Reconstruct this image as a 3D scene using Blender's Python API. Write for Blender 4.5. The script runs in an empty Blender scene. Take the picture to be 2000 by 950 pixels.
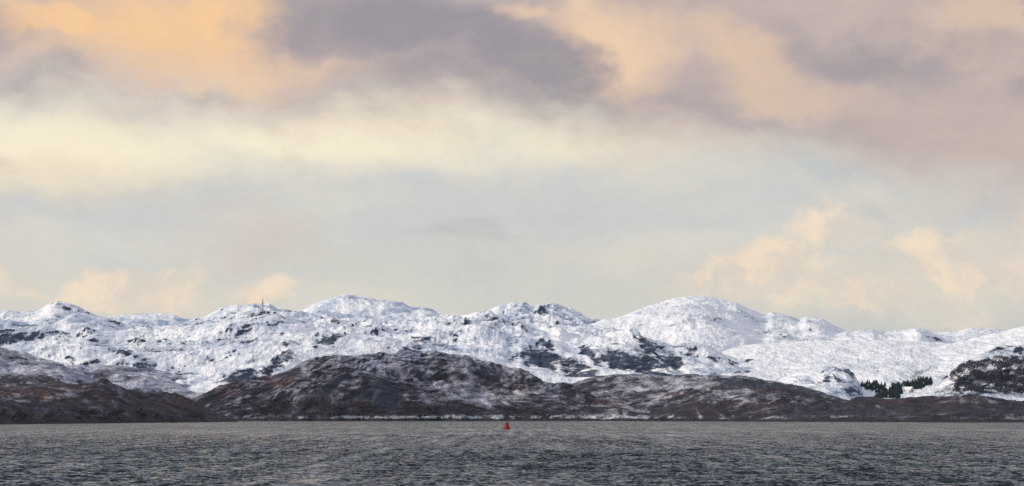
import bpy, math, random
import numpy as np

# ------------------------------------------------------------------ camera
F = 5671.0            # focal length in photo pixels (2000 px wide, about 20 degrees)
YH = 814.0            # eye level row in the photo
EYE = 4.2             # eye height above the water, metres
S = bpy.context.scene
COL = S.collection
cam_d = bpy.data.cameras.new('camera')
cam_d.sensor_width = 36.0
cam_d.lens = F * 36.0 / 2000.0
cam_d.shift_y = (YH - 475.0) / 2000.0
cam_d.clip_start = 0.5
cam_d.clip_end = 40000.0
cam = bpy.data.objects.new('camera', cam_d)
cam.location = (0, 0, EYE)
cam.rotation_euler = (math.radians(90), 0, 0)
COL.objects.link(cam)
S.camera = cam

SUN_AZ = math.radians(-98)      # clockwise from the view direction: from the left, a little behind
SUN_EL = math.radians(21)


def lin(r, g, b, k=1.0):
    def c(v):
        v /= 255.0
        return v / 12.92 if v <= 0.04045 else ((v + 0.055) / 1.055) ** 2.4
    return (c(r) * k, c(g) * k, c(b) * k, 1.0)


# ------------------------------------------------------------------ node helper
class NT:
    def __init__(self, tree):
        self.t = tree
        self.n = tree.nodes
        self.l = tree.links

    def new(self, typ, **kw):
        nd = self.n.new(typ)
        for k, v in kw.items():
            setattr(nd, k, v)
        return nd

    def put(self, sock, v):
        if isinstance(v, bpy.types.NodeSocket):
            self.l.new(v, sock)
        elif v is not None:
            sock.default_value = v

    def math(self, op, a, b=None, c=None, clamp=False):
        nd = self.new('ShaderNodeMath', operation=op, use_clamp=clamp)
        self.put(nd.inputs[0], a)
        self.put(nd.inputs[1], b)
        self.put(nd.inputs[2], c)
        return nd.outputs[0]

    def vmath(self, op, a, b=None, s=None):
        nd = self.new('ShaderNodeVectorMath', operation=op)
        self.put(nd.inputs[0], a)
        self.put(nd.inputs[1], b)
        if s is not None:
            self.put(nd.inputs['Scale'], s)
        return nd.outputs['Value'] if op in ('LENGTH', 'DOT_PRODUCT') else nd.outputs[0]

    def comb(self, x, y, z):
        nd = self.new('ShaderNodeCombineXYZ')
        self.put(nd.inputs[0], x); self.put(nd.inputs[1], y); self.put(nd.inputs[2], z)
        return nd.outputs[0]

    def sep(self, v):
        nd = self.new('ShaderNodeSeparateXYZ')
        self.put(nd.inputs[0], v)
        return nd.outputs

    def noise(self, vec, scale, detail=4, rough=0.5, dist=0.0, color=False):
        nd = self.new('ShaderNodeTexNoise')
        nd.noise_dimensions = '3D'
        self.put(nd.inputs['Vector'], vec)
        nd.inputs['Scale'].default_value = scale
        nd.inputs['Detail'].default_value = detail
        nd.inputs['Roughness'].default_value = rough
        nd.inputs['Distortion'].default_value = dist
        return nd.outputs['Color'] if color else nd.outputs[0]

    def ramp(self, v, a, b, lo=0.0, hi=1.0, smooth=True):
        nd = self.new('ShaderNodeMapRange')
        nd.interpolation_type = 'SMOOTHSTEP' if smooth else 'LINEAR'
        self.put(nd.inputs['Value'], v)
        self.put(nd.inputs['From Min'], a)
        self.put(nd.inputs['From Max'], b)
        self.put(nd.inputs['To Min'], lo)
        self.put(nd.inputs['To Max'], hi)
        return nd.outputs[0]

    def mix(self, f, a, b, blend='MIX'):
        nd = self.new('ShaderNodeMix', data_type='RGBA', blend_type=blend)
        self.put(nd.inputs[0], f)
        self.put(nd.inputs[6], a)
        self.put(nd.inputs[7], b)
        return nd.outputs[2]

    def mapping(self, vec, loc=(0, 0, 0), rot=(0, 0, 0), scale=(1, 1, 1), typ='POINT'):
        nd = self.new('ShaderNodeMapping', vector_type=typ)
        self.put(nd.inputs[0], vec)
        nd.inputs['Location'].default_value = loc
        nd.inputs['Rotation'].default_value = rot
        nd.inputs['Scale'].default_value = scale
        return nd.outputs[0]

    def attr(self, name):
        nd = self.new('ShaderNodeAttribute')
        nd.attribute_name = name
        return nd.outputs['Fac']


# ------------------------------------------------------------------ sky
world = bpy.data.worlds.new('World')
S.world = world
world.use_nodes = True
W = NT(world.node_tree)
W.n.clear()


def build_sky():
    tc = W.new('ShaderNodeTexCoord').outputs['Generated']
    d = W.vmath('NORMALIZE', tc)
    X, Y, Z = W.sep(d)[0:3]
    # azimuth and elevation of the direction, both in thousandths of the photo's pixels
    u = W.math('MULTIPLY', W.math('ARCTAN2', X, Y), 5.671)
    v = W.math('MULTIPLY', W.math('ARCSINE', Z), 5.671)
    uv = W.comb(u, v, 0.0)
    wc = W.noise(W.mapping(uv, scale=(1.0, 1.5, 1)), 2.3, 5, 0.55, color=True)
    warp = W.vmath('SCALE', W.vmath('SUBTRACT', wc, (0.5, 0.5, 0.5)), s=0.42)
    wf = W.noise(W.mapping(uv, loc=(7, 3, 1), scale=(1.0, 1.1, 1)), 7.0, 8, 0.62, color=True)
    warpf = W.vmath('SCALE', W.vmath('SUBTRACT', wf, (0.5, 0.5, 0.5)), s=0.12)
    p = W.vmath('ADD', W.vmath('ADD', uv, warp), warpf)
    psoft = W.vmath('ADD', uv, W.vmath('SCALE', warp, s=0.6))
    pc = W.vmath('ADD', W.vmath('ADD', uv, W.vmath('SCALE', warp, s=0.35)), W.vmath('SCALE', warpf, s=1.5))
    pv = W.sep(p)[1]
    psv = W.sep(psoft)[1]

    def blob(px, py, rx, ry, rot=0.0, vec=None, inner=0.15, gain=1.0):
        q = W.mapping(vec or p, loc=((px - 1000) / 1000.0, (YH - py) / 1000.0, 0), rot=(0, 0, math.radians(rot)),
                      scale=(rx / 1000.0, ry / 1000.0, 1), typ='TEXTURE')
        r = W.vmath('LENGTH', q)
        return W.ramp(r, 1.0, inner, 0.0, gain)

    def union(items):
        out = items[0]
        for it in items[1:]:
            out = W.math('MAXIMUM', out, it)
        return out

    # clear sky, thinly veiled
    sky = W.new('ShaderNodeTexSky')
    sky.sky_type = 'NISHITA'
    sky.sun_disc = False
    sky.sun_elevation = SUN_EL
    sky.sun_rotation = SUN_AZ
    sky.air_density = 1.0
    sky.dust_density = 2.0
    clear = W.mix(1.0, sky.outputs[0], (0.11, 0.11, 0.11, 1), 'MULTIPLY')
    veil_ramp = W.new('ShaderNodeValToRGB')
    cr = veil_ramp.color_ramp
    W.put(veil_ramp.inputs[0], W.math('MULTIPLY', psv, 0.25))
    pts = [(0.0, lin(214, 211, 201)), (0.05, lin(213, 212, 204)), (0.078, lin(210, 208, 202)),
           (0.108, lin(212, 210, 203)), (0.135, lin(222, 219, 208)), (0.16, lin(236, 229, 213)),
           (0.26, lin(212, 214, 219)), (0.50, lin(196, 207, 226))]
    while len(cr.elements) < len(pts):
        cr.elements.new(0.5)
    for e, (pos, c) in zip(cr.elements, pts):
        e.position = pos
        e.color = c
    base = W.mix(0.96, clear, veil_ramp.outputs[0])

    nb = W.noise(W.mapping(uv, loc=(3, 1, 0), scale=(0.8, 2.0, 1)), 2.2, 5, 0.55)
    nm = W.noise(W.mapping(uv, loc=(1, 9, 4), scale=(1.0, 1.5, 1)), 4.5, 6, 0.6)
    c1 = base
    # blue grey bank in the middle
    bank = union([blob(880, 410, 620, 130, 0, p, 0.35), blob(250, 480, 420, 70, 0, p, 0.2), blob(1350, 440, 420, 130, 0, p, 0.3, 0.8)])
    c1 = W.mix(W.math('MULTIPLY', bank, 0.85), c1, lin(204, 207, 206))
    pink = blob(470, 495, 190, 70, -8, p, 0.1, 0.55)
    c1 = W.mix(pink, c1, lin(214, 200, 192))
    # thin layers of grey and cream in the middle of the sky
    lay = W.noise(W.mapping(psoft, loc=(8, 2, 6), rot=(0, 0, 0.06), scale=(0.7, 2.0, 1)), 2.8, 5, 0.5)
    midb = W.math('MULTIPLY', W.ramp(v, 0.05, 0.18), W.ramp(v, 0.75, 0.5))
    c1 = W.mix(W.math('MULTIPLY', W.math('MULTIPLY', midb, W.ramp(lay, 0.50, 0.68)), 0.45), c1, lin(229, 221, 205))
    c1 = W.mix(W.math('MULTIPLY', W.math('MULTIPLY', midb, W.ramp(lay, 0.46, 0.32)), 0.70), c1, lin(193, 194, 194))
    glow = union([blob(1720, 560, 560, 130, 4, psoft, 0.0, 0.45), blob(300, 590, 330, 70, 0, psoft, 0.0, 0.5)])
    c1 = W.mix(glow, c1, lin(233, 220, 198))
    # cream lit band across the left and the middle
    cream = union([blob(120, 290, 620, 120, -2, psoft, 0.2), blob(650, 265, 620, 90, 3, psoft, 0.2),
                   blob(1150, 275, 330, 62, 6, psoft, 0.1, 0.85)])
    c1 = W.mix(W.math('MULTIPLY', cream, 0.95), c1, lin(249, 238, 212))
    # pale yellow under it at far left
    yel = blob(60, 360, 420, 75, 0, psoft, 0.1, 0.7)
    c1 = W.mix(yel, c1, lin(249, 232, 203))
    # blue holes on the right
    holes = union([blob(1600, 335, 190, 50, -8, pc, 0.1, 0.8), blob(1640, 500, 120, 40, 8, pc, 0.1, 0.7), blob(1900, 430, 150, 40, 20, pc, 0.1, 0.5)])
    c1 = W.mix(holes, c1, lin(194, 204, 209))
    # small dark wisps
    wisps = union([blob(10, 325, 75, 40, 0, pc, 0.1, 0.55), blob(565, 328, 70, 24, 0, pc, 0.1, 0.45), blob(330, 365, 70, 25, 0, pc, 0.1, 0.3)])
    c1 = W.mix(wisps, c1, lin(212, 204, 192))
    # low sunlit cumulus
    puff_region = union([blob(260, 570, 220, 62, 0, pc, 0.45), blob(535, 580, 90, 36, 0, pc, 0.2), blob(30, 545, 120, 45, 0, pc, 0.2, 0.7),
                         blob(1480, 540, 300, 70, 10, pc, 0.2), blob(1620, 470, 150, 90, 0, pc, 0.3),
                         blob(1880, 505, 210, 95, -6, pc, 0.45), blob(1990, 480, 80, 60, 0, pc, 0.3),
                         blob(1700, 590, 420, 45, -4, pc, 0.2, 0.8), blob(1720, 395, 110, 45, 0, pc, 0.2, 0.6)])
    far_low = W.math('MULTIPLY', W.ramp(W.math('ABSOLUTE', u), 1.25, 1.9),
                     W.math('MULTIPLY', W.ramp(v, 0.05, 0.15), W.ramp(v, 0.5, 0.25)))
    puff_region = W.math('MAXIMUM', puff_region, W.math('MULTIPLY', far_low, 0.8))
    cn = W.noise(W.mapping(pc, loc=(5, 2, 0), scale=(1.0, 1.25, 1)), 8.5, 7, 0.56)
    puff = W.math('MULTIPLY', puff_region, W.ramp(W.math('ADD', cn, W.math('MULTIPLY', puff_region, 0.22)), 0.44, 0.78, 0.25, 1.0))
    puffc = W.mix(W.ramp(cn, 0.40, 0.62), lin(226, 213, 198), lin(247, 226, 200))
    c1 = W.mix(W.math('MULTIPLY', puff, 0.85), c1, puffc)

    # ---- the upper deck of cloud
    edge_l = W.ramp(u, -1.0, 0.55, 0.632, 0.520, smooth=False)
    edge_r = W.ramp(u, 0.55, 1.05, 0.0, -0.13, smooth=False)
    edge = W.math('ADD', edge_l, edge_r)
    hgt = W.math('SUBTRACT', W.math('ADD', v, W.math('MULTIPLY', W.math('SUBTRACT', W.sep(warp)[1], 0.0), 0.45)), edge)
    hgt = W.math('ADD', hgt, W.math('MULTIPLY', W.math('SUBTRACT', nm, 0.5), 0.14))
    deck = W.ramp(hgt, -0.075, 0.10)
    # higher up the deck thins and the cold sky shows through it
    deck = W.math('MULTIPLY', deck, W.ramp(v, 0.9, 2.0, 1.0, 0.30))
    big = W.noise(W.mapping(uv, loc=(2, 5, 0), scale=(0.55, 0.8, 1)), 1.6, 5, 0.55)
    out = W.math('MAXIMUM', W.ramp(v, 0.80, 1.10), W.ramp(W.math('ABSOLUTE', u), 1.05, 1.5))
    dk = W.mix(W.ramp(nb, 0.35, 0.68), lin(186, 171, 169), lin(203, 184, 176))
    peach = union([blob(1180, 70, 200, 190, 20, p, 0.1), blob(1000, 20, 130, 50, 0, p, 0.2, 0.8),
                   blob(1440, 100, 380, 100, -20, p, 0.1, 0.6), blob(1900, 40, 170, 90, 0, p, 0.1, 0.5),
                   blob(540, 120, 260, 60, -12, p, 0.1, 0.5)])
    dk = W.mix(peach, dk, lin(238, 205, 174))
    orange = union([blob(300, 60, 400, 170, -8, psoft, 0.0), blob(440, 40, 170, 110, 0, p, 0.2), blob(120, 20, 260, 70, -20, p, 0.2)])
    dk = W.mix(W.math('MULTIPLY', orange, 0.9), dk, lin(251, 204, 152))
    dk = W.mix(W.math('MULTIPLY', out, W.ramp(big, 0.5, 0.72)), dk, lin(238, 202, 168))
    dark = union([blob(820, 60, 400, 135, -14, p, 0.30), blob(1010, 140, 270, 95, -18, p, 0.35), blob(1090, 120, 130, 100, 0, p, 0.3),
                  blob(660, 30, 170, 90, 0, p, 0.2, 0.9), blob(900, 195, 400, 75, -8, p, 0.1, 0.75), blob(1710, 80, 260, 80, -10, p, 0.05, 0.75), blob(1990, 110, 70, 120, 0, p, 0.2, 0.9),
                  blob(60, 150, 150, 45, 0, p, 0.1, 0.7), blob(390, 165, 160, 35, 5, p, 0.1, 0.6),
                  blob(820, 205, 330, 35, -4, p, 0.1, 0.6), blob(1420, 215, 380, 45, -6, p, 0.1, 0.35),
                  blob(0, 40, 90, 70, 0, p, 0.1, 0.45)])
    dark = W.math('MULTIPLY', dark, W.ramp(nm, 0.25, 0.6, 0.62, 1.0))
    dk = W.mix(dark, dk, lin(152, 146, 155))
    dk = W.mix(W.math('MULTIPLY', out, W.ramp(big, 0.52, 0.30)), dk, lin(165, 156, 165))
    fin = W.mix(W.math('MULTIPLY', deck, 0.95), c1, dk)
    # soft mottling of all cloud
    ft = W.noise(W.mapping(p, loc=(4, 4, 4)), 14.0, 6, 0.6)
    fin = W.mix(1.0, fin, W.mix(W.ramp(ft, 0.3, 0.7), (0.98, 0.98, 0.982, 1), (1.015, 1.014, 1.01, 1)), 'MULTIPLY')
    bg = W.new('ShaderNodeBackground')
    W.put(bg.inputs[0], fin)
    bg.inputs[1].default_value = 1.0
    o = W.new('ShaderNodeOutputWorld')
    W.l.new(bg.outputs[0], o.inputs[0])


build_sky()

sun_d = bpy.data.lights.new('sun', 'SUN')
sun_d.energy = 2.9
sun_d.angle = math.radians(6)
sun_d.color = (1.0, 0.86, 0.69)
sun = bpy.data.objects.new('sun', sun_d)
sv = (math.sin(SUN_AZ) * math.cos(SUN_EL), math.cos(SUN_AZ) * math.cos(SUN_EL), math.sin(SUN_EL))
from mathutils import Vector
sun.rotation_euler = Vector(sv).to_track_quat('Z', 'Y').to_euler()
sun.location = (-3000, -1000, 900)
COL.objects.link(sun)

vs = S.view_settings
vs.view_transform = 'Standard'
vs.look = 'None'
vs.exposure = 0.0
vs.gamma = 1.0
S.render.engine = 'CYCLES'
S.cycles.max_bounces = 5
S.cycles.diffuse_bounces = 2
S.cycles.glossy_bounces = 3
S.cycles.volume_bounces = 0
S.cycles.use_denoising = False
S.render.filter_size = 1.2 if hasattr(S.render, 'filter_size') else 1.5

rng = np.random.default_rng(11)
random.seed(5)


# ------------------------------------------------------------------ noise
def _hash(ix, iy, seed):
    h = (ix.astype(np.int64) * 374761393 + iy.astype(np.int64) * 668265263 + seed * 1274126177) & 0x7fffffff
    h = ((h ^ (h >> 13)) * 1274126177) & 0x7fffffff
    return (h ^ (h >> 16)) & 0xffff


def gnoise(x, y, seed=0):
    ix = np.floor(x); iy = np.floor(y)
    fx = x - ix; fy = y - iy
    ux = fx * fx * fx * (fx * (fx * 6 - 15) + 10)
    uy = fy * fy * fy * (fy * (fy * 6 - 15) + 10)

    def g(ax, ay, dx, dy):
        a = _hash(ax, ay, seed) * (2 * math.pi / 65536.0)
        return np.cos(a) * dx + np.sin(a) * dy
    a = g(ix, iy, fx, fy); b = g(ix + 1, iy, fx - 1, fy)
    c = g(ix, iy + 1, fx, fy - 1); e = g(ix + 1, iy + 1, fx - 1, fy - 1)
    return 1.5 * ((a * (1 - ux) + b * ux) * (1 - uy) + (c * (1 - ux) + e * ux) * uy)


def fbm(x, y, scale, octaves, seed=0, gain=0.5, ridged=False):
    out = np.zeros_like(x); amp = 1.0; s = 1.0 / scale
    for o in range(octaves):
        n = gnoise(x * s + 17.3 * o, y * s - 9.1 * o, seed + o)
        if ridged:
            n = 1.0 - 2.0 * np.abs(n) - 0.55
        out += amp * n
        amp *= gain; s *= 2.03
    return out


def sstep(a, b, v):
    t = np.clip((v - a) / (b - a), 0, 1)
    return t * t * (3 - 2 * t)


# ------------------------------------------------------------------ mesh helpers
def mesh_np(name, co, faces, mats, smooth=False, attrs=None, midx=None):
    me = bpy.data.meshes.new(name)
    co = np.asarray(co, dtype=np.float32)
    nv = len(co)
    me.vertices.add(nv)
    me.vertices.foreach_set('co', co.ravel())
    if isinstance(faces, np.ndarray):
        k = faces.shape[1]; nf = len(faces)
        loops = faces.ravel().astype(np.int32)
        starts = np.arange(nf, dtype=np.int32) * k
        tots = np.full(nf, k, dtype=np.int32)
    else:
        nf = len(faces)
        loops = np.array([i for f in faces for i in f], dtype=np.int32)
        tots = np.array([len(f) for f in faces], dtype=np.int32)
        starts = np.concatenate([[0], np.cumsum(tots)[:-1]]).astype(np.int32)
    me.loops.add(len(loops))
    me.loops.foreach_set('vertex_index', loops)
    me.polygons.add(nf)
    me.polygons.foreach_set('loop_start', starts)
    me.polygons.foreach_set('use_smooth', np.full(nf, bool(smooth)))
    if midx is not None:
        me.polygons.foreach_set('material_index', np.asarray(midx, dtype=np.int32))
    for m in (mats if isinstance(mats, (list, tuple)) else [mats]):
        me.materials.append(m)
    if attrs:
        for k2, a in attrs.items():
            at = me.attributes.new(k2, 'FLOAT', 'POINT')
            at.data.foreach_set('value', np.asarray(a, dtype=np.float32).ravel())
    me.update(calc_edges=True)
    me.validate()
    return me


def link(name, me, parent=None, loc=None):
    o = bpy.data.objects.new(name, me)
    COL.objects.link(o)
    if parent:
        o.parent = parent
    if loc is not None:
        o.location = loc
    return o


def tag(o, label=None, cat=None, group=None, kind=None):
    if label: o['label'] = label
    if cat: o['category'] = cat
    if group: o['group'] = group
    if kind: o['kind'] = kind
    return o


def copy_thing(src, loc, rz=0.0, sc=(1, 1, 1)):
    r = src.copy(); COL.objects.link(r)
    r.location = loc; r.rotation_euler = (0, 0, rz); r.scale = sc
    for ch in src.children:
        c = ch.copy(); COL.objects.link(c); c.parent = r
    return r


class MB:
    """collects simple shapes, builds one mesh"""
    def __init__(self):
        self.v = []; self.f = []

    def add(self, vs_, fs_):
        b = len(self.v)
        self.v += [tuple(q) for q in vs_]
        self.f += [tuple(i + b for i in f) for f in fs_]

    def box(self, x0, x1, y0, y1, z0, z1):
        self.add([(x0, y0, z0), (x1, y0, z0), (x1, y1, z0), (x0, y1, z0), (x0, y0, z1), (x1, y0, z1), (x1, y1, z1), (x0, y1, z1)],
                 [(0, 3, 2, 1), (4, 5, 6, 7), (0, 1, 5, 4), (1, 2, 6, 5), (2, 3, 7, 6), (3, 0, 4, 7)])

    def lathe(self, prof, n=20, cx=0, cy=0):
        b = []
        for (r, z) in prof:
            for k in range(n):
                a = 2 * math.pi * k / n
                b.append((cx + r * math.cos(a), cy + r * math.sin(a), z))
        fs_ = []
        for i in range(len(prof) - 1):
            for k in range(n):
                k2 = (k + 1) % n
                fs_.append((i * n + k, i * n + k2, (i + 1) * n + k2, (i + 1) * n + k))
        fs_.append(tuple(range(n))[::-1])
        fs_.append(tuple((len(prof) - 1) * n + k for k in range(n)))
        self.add(b, fs_)

    def bar(self, p, q, r, n=6, r2=None):
        p = Vector(p); q = Vector(q); r2 = r if r2 is None else r2
        d = (q - p).normalized()
        a = d.orthogonal().normalized(); b = d.cross(a)
        vs_ = []
        for (c, rr) in ((p, r), (q, r2)):
            for k in range(n):
                t = 2 * math.pi * k / n
                vs_.append(c + (a * math.cos(t) + b * math.sin(t)) * rr)
        fs_ = [(k, (k + 1) % n, n + (k + 1) % n, n + k) for k in range(n)] + [tuple(range(n))[::-1], tuple(range(n, 2 * n))]
        self.add(vs_, fs_)

    def build(self, name, mat, parent=None, smooth=False, loc=None):
        me = mesh_np(name, self.v, self.f, mat, smooth)
        return link(name, me, parent, loc)


# ------------------------------------------------------------------ materials
MATS = {}


def principled(name):
    m = bpy.data.materials.new(name)
    m.use_nodes = True
    N = NT(m.node_tree)
    N.n.clear()
    b = N.new('ShaderNodeBsdfPrincipled')
    o = N.new('ShaderNodeOutputMaterial')
    N.l.new(b.outputs[0], o.inputs[0])
    MATS[name] = m
    return m, N, b


def plain(name, col, rough=0.7, var=0.25, scale=1.5, metal=0.0):
    m, N, b = principled(name)
    pos = N.new('ShaderNodeTexCoord').outputs['Object']
    n = N.noise(pos, scale, 5, 0.6)
    f = N.ramp(n, 0.3, 0.7, 1 - var, 1 + var)
    c = N.mix(1.0, (col[0], col[1], col[2], 1), N.comb(f, f, f), 'MULTIPLY')
    N.put(b.inputs['Base Color'], c)
    b.inputs['Roughness'].default_value = rough
    b.inputs['Metallic'].default_value = metal
    return m


def make_hill_material():
    m, N, b = principled('snowy_hill')
    pos = N.new('ShaderNodeNewGeometry').outputs['Position']
    snow = N.attr('snow'); veg = N.attr('veg'); red = N.attr('red'); shore = N.attr('shore')
    wv = N.noise(pos, 0.006, 2, 0.5, color=True)
    wpos = N.vmath('ADD', pos, N.vmath('SCALE', N.vmath('SUBTRACT', wv, (0.5, 0.5, 0.5)), s=90.0))
    q = N.mapping(wpos, rot=(0.0, 0.30, 0.0), scale=(0.40, 0.09, 1.5))
    n1 = N.noise(q, 0.17, 4, 0.60)
    n2 = N.noise(N.mapping(pos, loc=(31, 7, 3), scale=(1.0, 0.2, 1.5)), 0.045, 4, 0.6)
    n3 = N.noise(N.mapping(pos, loc=(11, 57, 3), scale=(0.8, 0.12, 1.0)), 0.5, 3, 0.7)
    n4 = N.noise(N.mapping(wpos, loc=(3, 17, 3), rot=(0, 0.25, 0), scale=(0.7, 0.25, 1.6)), 0.016, 3, 0.5)
    f = N.math('ADD', N.math('MULTIPLY', n1, 0.62), N.math('ADD', N.math('MULTIPLY', n2, 0.18), N.math('MULTIPLY', n3, 0.20)))
    thr = N.ramp(snow, 0.0, 1.0, 0.71, 0.31, smooth=False)
    thr = N.math('ADD', thr, N.math('MULTIPLY', N.math('SUBTRACT', n4, 0.5), N.ramp(veg, 0.0, 1.0, -0.42, -0.30)))
    wid = N.ramp(veg, 0.0, 1.0, 0.07, 0.16)
    sm = N.ramp(N.math('SUBTRACT', f, thr), N.math('MULTIPLY', wid, -1.0), wid)
    # bare ground
    rock = N.mix(N.ramp(n1, 0.3, 0.7), (0.016, 0.026, 0.046, 1), (0.085, 0.108, 0.160, 1))
    heath = N.mix(N.ramp(n1, 0.32, 0.68), (0.007, 0.0075, 0.013, 1), (0.042, 0.035, 0.055, 1))
    brack = N.mix(N.ramp(n3, 0.3, 0.7), (0.026, 0.011, 0.012, 1), (0.12, 0.062, 0.060, 1))
    redf = N.math('MULTIPLY', red, N.ramp(n2, 0.30, 0.60))
    g = N.mix(veg, rock, N.mix(redf, heath, brack))
    snowc = N.mix(N.ramp(N.math('ADD', N.math('MULTIPLY', n4, 0.50), N.math('ADD', N.math('MULTIPLY', n2, 0.25), N.math('MULTIPLY', n1, 0.25))), 0.41, 0.57), N.mix(N.attr('tex'), (0.86, 0.88, 0.91, 1), (0.44, 0.53, 0.66, 1)), (0.88, 0.91, 0.95, 1))  # blue tint paints gully shading into the snow, on top of thin cover
    # a thin cover of snow on heather keeps some of the plants showing
    snowc = N.mix(N.math('MULTIPLY', veg, 0.60), snowc, (0.215, 0.212, 0.32, 1))
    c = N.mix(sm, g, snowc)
    # tide-washed rock at the shore
    tide = N.mix(n1, (0.006, 0.007, 0.009, 1), (0.022, 0.022, 0.022, 1))
    c = N.mix(shore, c, tide)
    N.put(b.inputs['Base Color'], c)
    b.inputs['Roughness'].default_value = 0.85
    b.inputs['Specular IOR Level'].default_value = 0.2
    bp = N.new('ShaderNodeBump')
    bp.inputs['Strength'].default_value = 0.9
    bp.inputs['Distance'].default_value = 8.0
    N.put(bp.inputs['Height'], N.math('ADD', N.math('MULTIPLY', n1, 0.32), N.math('MULTIPLY', n2, 1.3)))
    N.l.new(bp.outputs[0], b.inputs['Normal'])
    return m


HILL = make_hill_material()
def make_water():
    m, N, b = principled('sea_water')
    pos = N.new('ShaderNodeNewGeometry').outputs['Position']
    b.inputs['Base Color'].default_value = (0.008, 0.018, 0.026, 1)
    b.inputs['IOR'].default_value = 1.333
    b.inputs['Roughness'].default_value = 0.05
    geo = N.new('ShaderNodeNewGeometry').outputs['Normal']
    gust = N.ramp(N.noise(N.mapping(pos, scale=(1, 0.3, 1)), 0.02, 4, 0.55), 0.3, 0.7, 0.75, 1.3)
    a = N.noise(N.mapping(pos, rot=(0, 0, 0.3), scale=(0.75, 0.85, 1)), 0.85, 3, 0.6, color=True)
    c = N.noise(N.mapping(pos, loc=(5, 5, 0), scale=(0.7, 0.6, 1)), 3.0, 2, 0.6, color=True)
    h = (0.5, 0.5, 0.5)
    sl = N.vmath('ADD', N.vmath('MULTIPLY', N.vmath('SUBTRACT', a, h), (1.0, 2.6, 0.0)),
                 N.vmath('MULTIPLY', N.vmath('SUBTRACT', c, h), (0.9, 2.3, 0.0)))
    # the lee faces are the steep ones: they look back down the wind, to this shore
    sx, sy, _z = N.sep(sl)[0:3]
    sl = N.comb(sx, N.math('MULTIPLY', N.math('ABSOLUTE', sy), -1.0), 0.0)
    lanes = N.ramp(N.noise(N.mapping(pos, loc=(2, 8, 0), rot=(0, 0, 0.05), scale=(0.40, 0.009, 1)), 1.0, 4, 0.65), 0.32, 0.68, 0.45, 1.95)
    gust = N.math('MULTIPLY', gust, lanes)
    nrm = N.vmath('NORMALIZE', N.vmath('ADD', geo, N.vmath('SCALE', sl, s=gust)))
    N.l.new(nrm, b.inputs['Normal'])
    return m


WATER = make_water()


# ------------------------------------------------------------------ the sea
def build_water():
    inner = np.linspace(-0.1875, 0.1875, 480)
    side = 0.1875 + np.cumsum(np.geomspace(0.002, 0.16, 22))
    a = np.concatenate([-side[::-1], inner, side])
    ys = [2.0]
    while ys[-1] < 5200:
        y = ys[-1]
        if y < 150: st = max(0.6, 6.0 - y * 0.036)
        elif y < 320: st = 0.46
        else: st = 0.46 * (y / 320.0) ** 1.35
        ys.append(y + min(st, 60))
    ys = np.array([-300., -200., -120., -60., -20.] + ys)
    Yg, Ag = np.meshgrid(ys, a, indexing='ij')
    Xg = Ag * np.where(Yg > 40, Yg, 40.0)
    step = np.gradient(ys)[:, None] * np.ones_like(Ag)
    Zg = np.zeros_like(Xg)
    r = np.random.default_rng(4)
    dens = (np.abs(Ag) < 0.2) & (Yg > 120)
    xi = Xg[dens]; yi = Yg[dens]; si = step[dens]
    z = np.zeros_like(xi)
    gust = 1.0 + 0.45 * gnoise(xi / 30.0, yi / 120.0, 77) + 0.25 * gnoise(xi / 14.0, yi / 25.0, 78)
    for k in range(56):
        lam = math.exp(r.uniform(math.log(0.9), math.log(5.0)))
        th = math.radians(-78 + r.normal(0, 27))
        kx = 2 * math.pi / lam * math.cos(th); ky = 2 * math.pi / lam * math.sin(th)
        amp = 0.0125 * lam ** 0.45
        w = np.clip((lam * abs(math.sin(th)) + 0.35 * lam - 2.0 * si) / (3.5 * si), 0, 1)
        ph = kx * xi + ky * yi + r.uniform(0, 6.28)
        ph = ph + 0.7 * gnoise(xi / (3.1 * lam), yi / (3.1 * lam), 100 + k)
        z += amp * w * (np.sin(ph) + 0.22 * np.cos(2 * ph))
    Zg[dens] = z * gust
    nr, nc = Xg.shape
    co = np.stack([Xg, Yg, Zg], -1).reshape(-1, 3)
    idx = np.arange(nr * nc).reshape(nr, nc)
    f = np.stack([idx[:-1, :-1], idx[:-1, 1:], idx[1:, 1:], idx[1:, :-1]], -1).reshape(-1, 4)
    o = link('water', mesh_np('water', co, f, WATER, smooth=True))
    tag(o, 'dark choppy grey sea filling the foreground', 'sea', kind='structure')
    return len(f)


NQ = build_water()


# ------------------------------------------------------------------ hills
SHORE_Y = [(-250, 833), (0, 829.5), (464, 824.6), (470, 823.0), (700, 822.8), (1000, 822.6), (1300, 823.0), (1500, 824.0), (1700, 825.0), (2000, 826.0), (2250, 827)]


def interp(pts, x):
    p = np.array(pts, dtype=float)
    return np.interp(x, p[:, 0], p[:, 1])


def shore_dist(px, near=False):
    y = interp(SHORE_Y, px)
    if not near:
        y = np.where(px < 700, 822.8, y)
    return EYE * F / (y - YH)


class Hill:
    pass


LAYERS = {}


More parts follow.
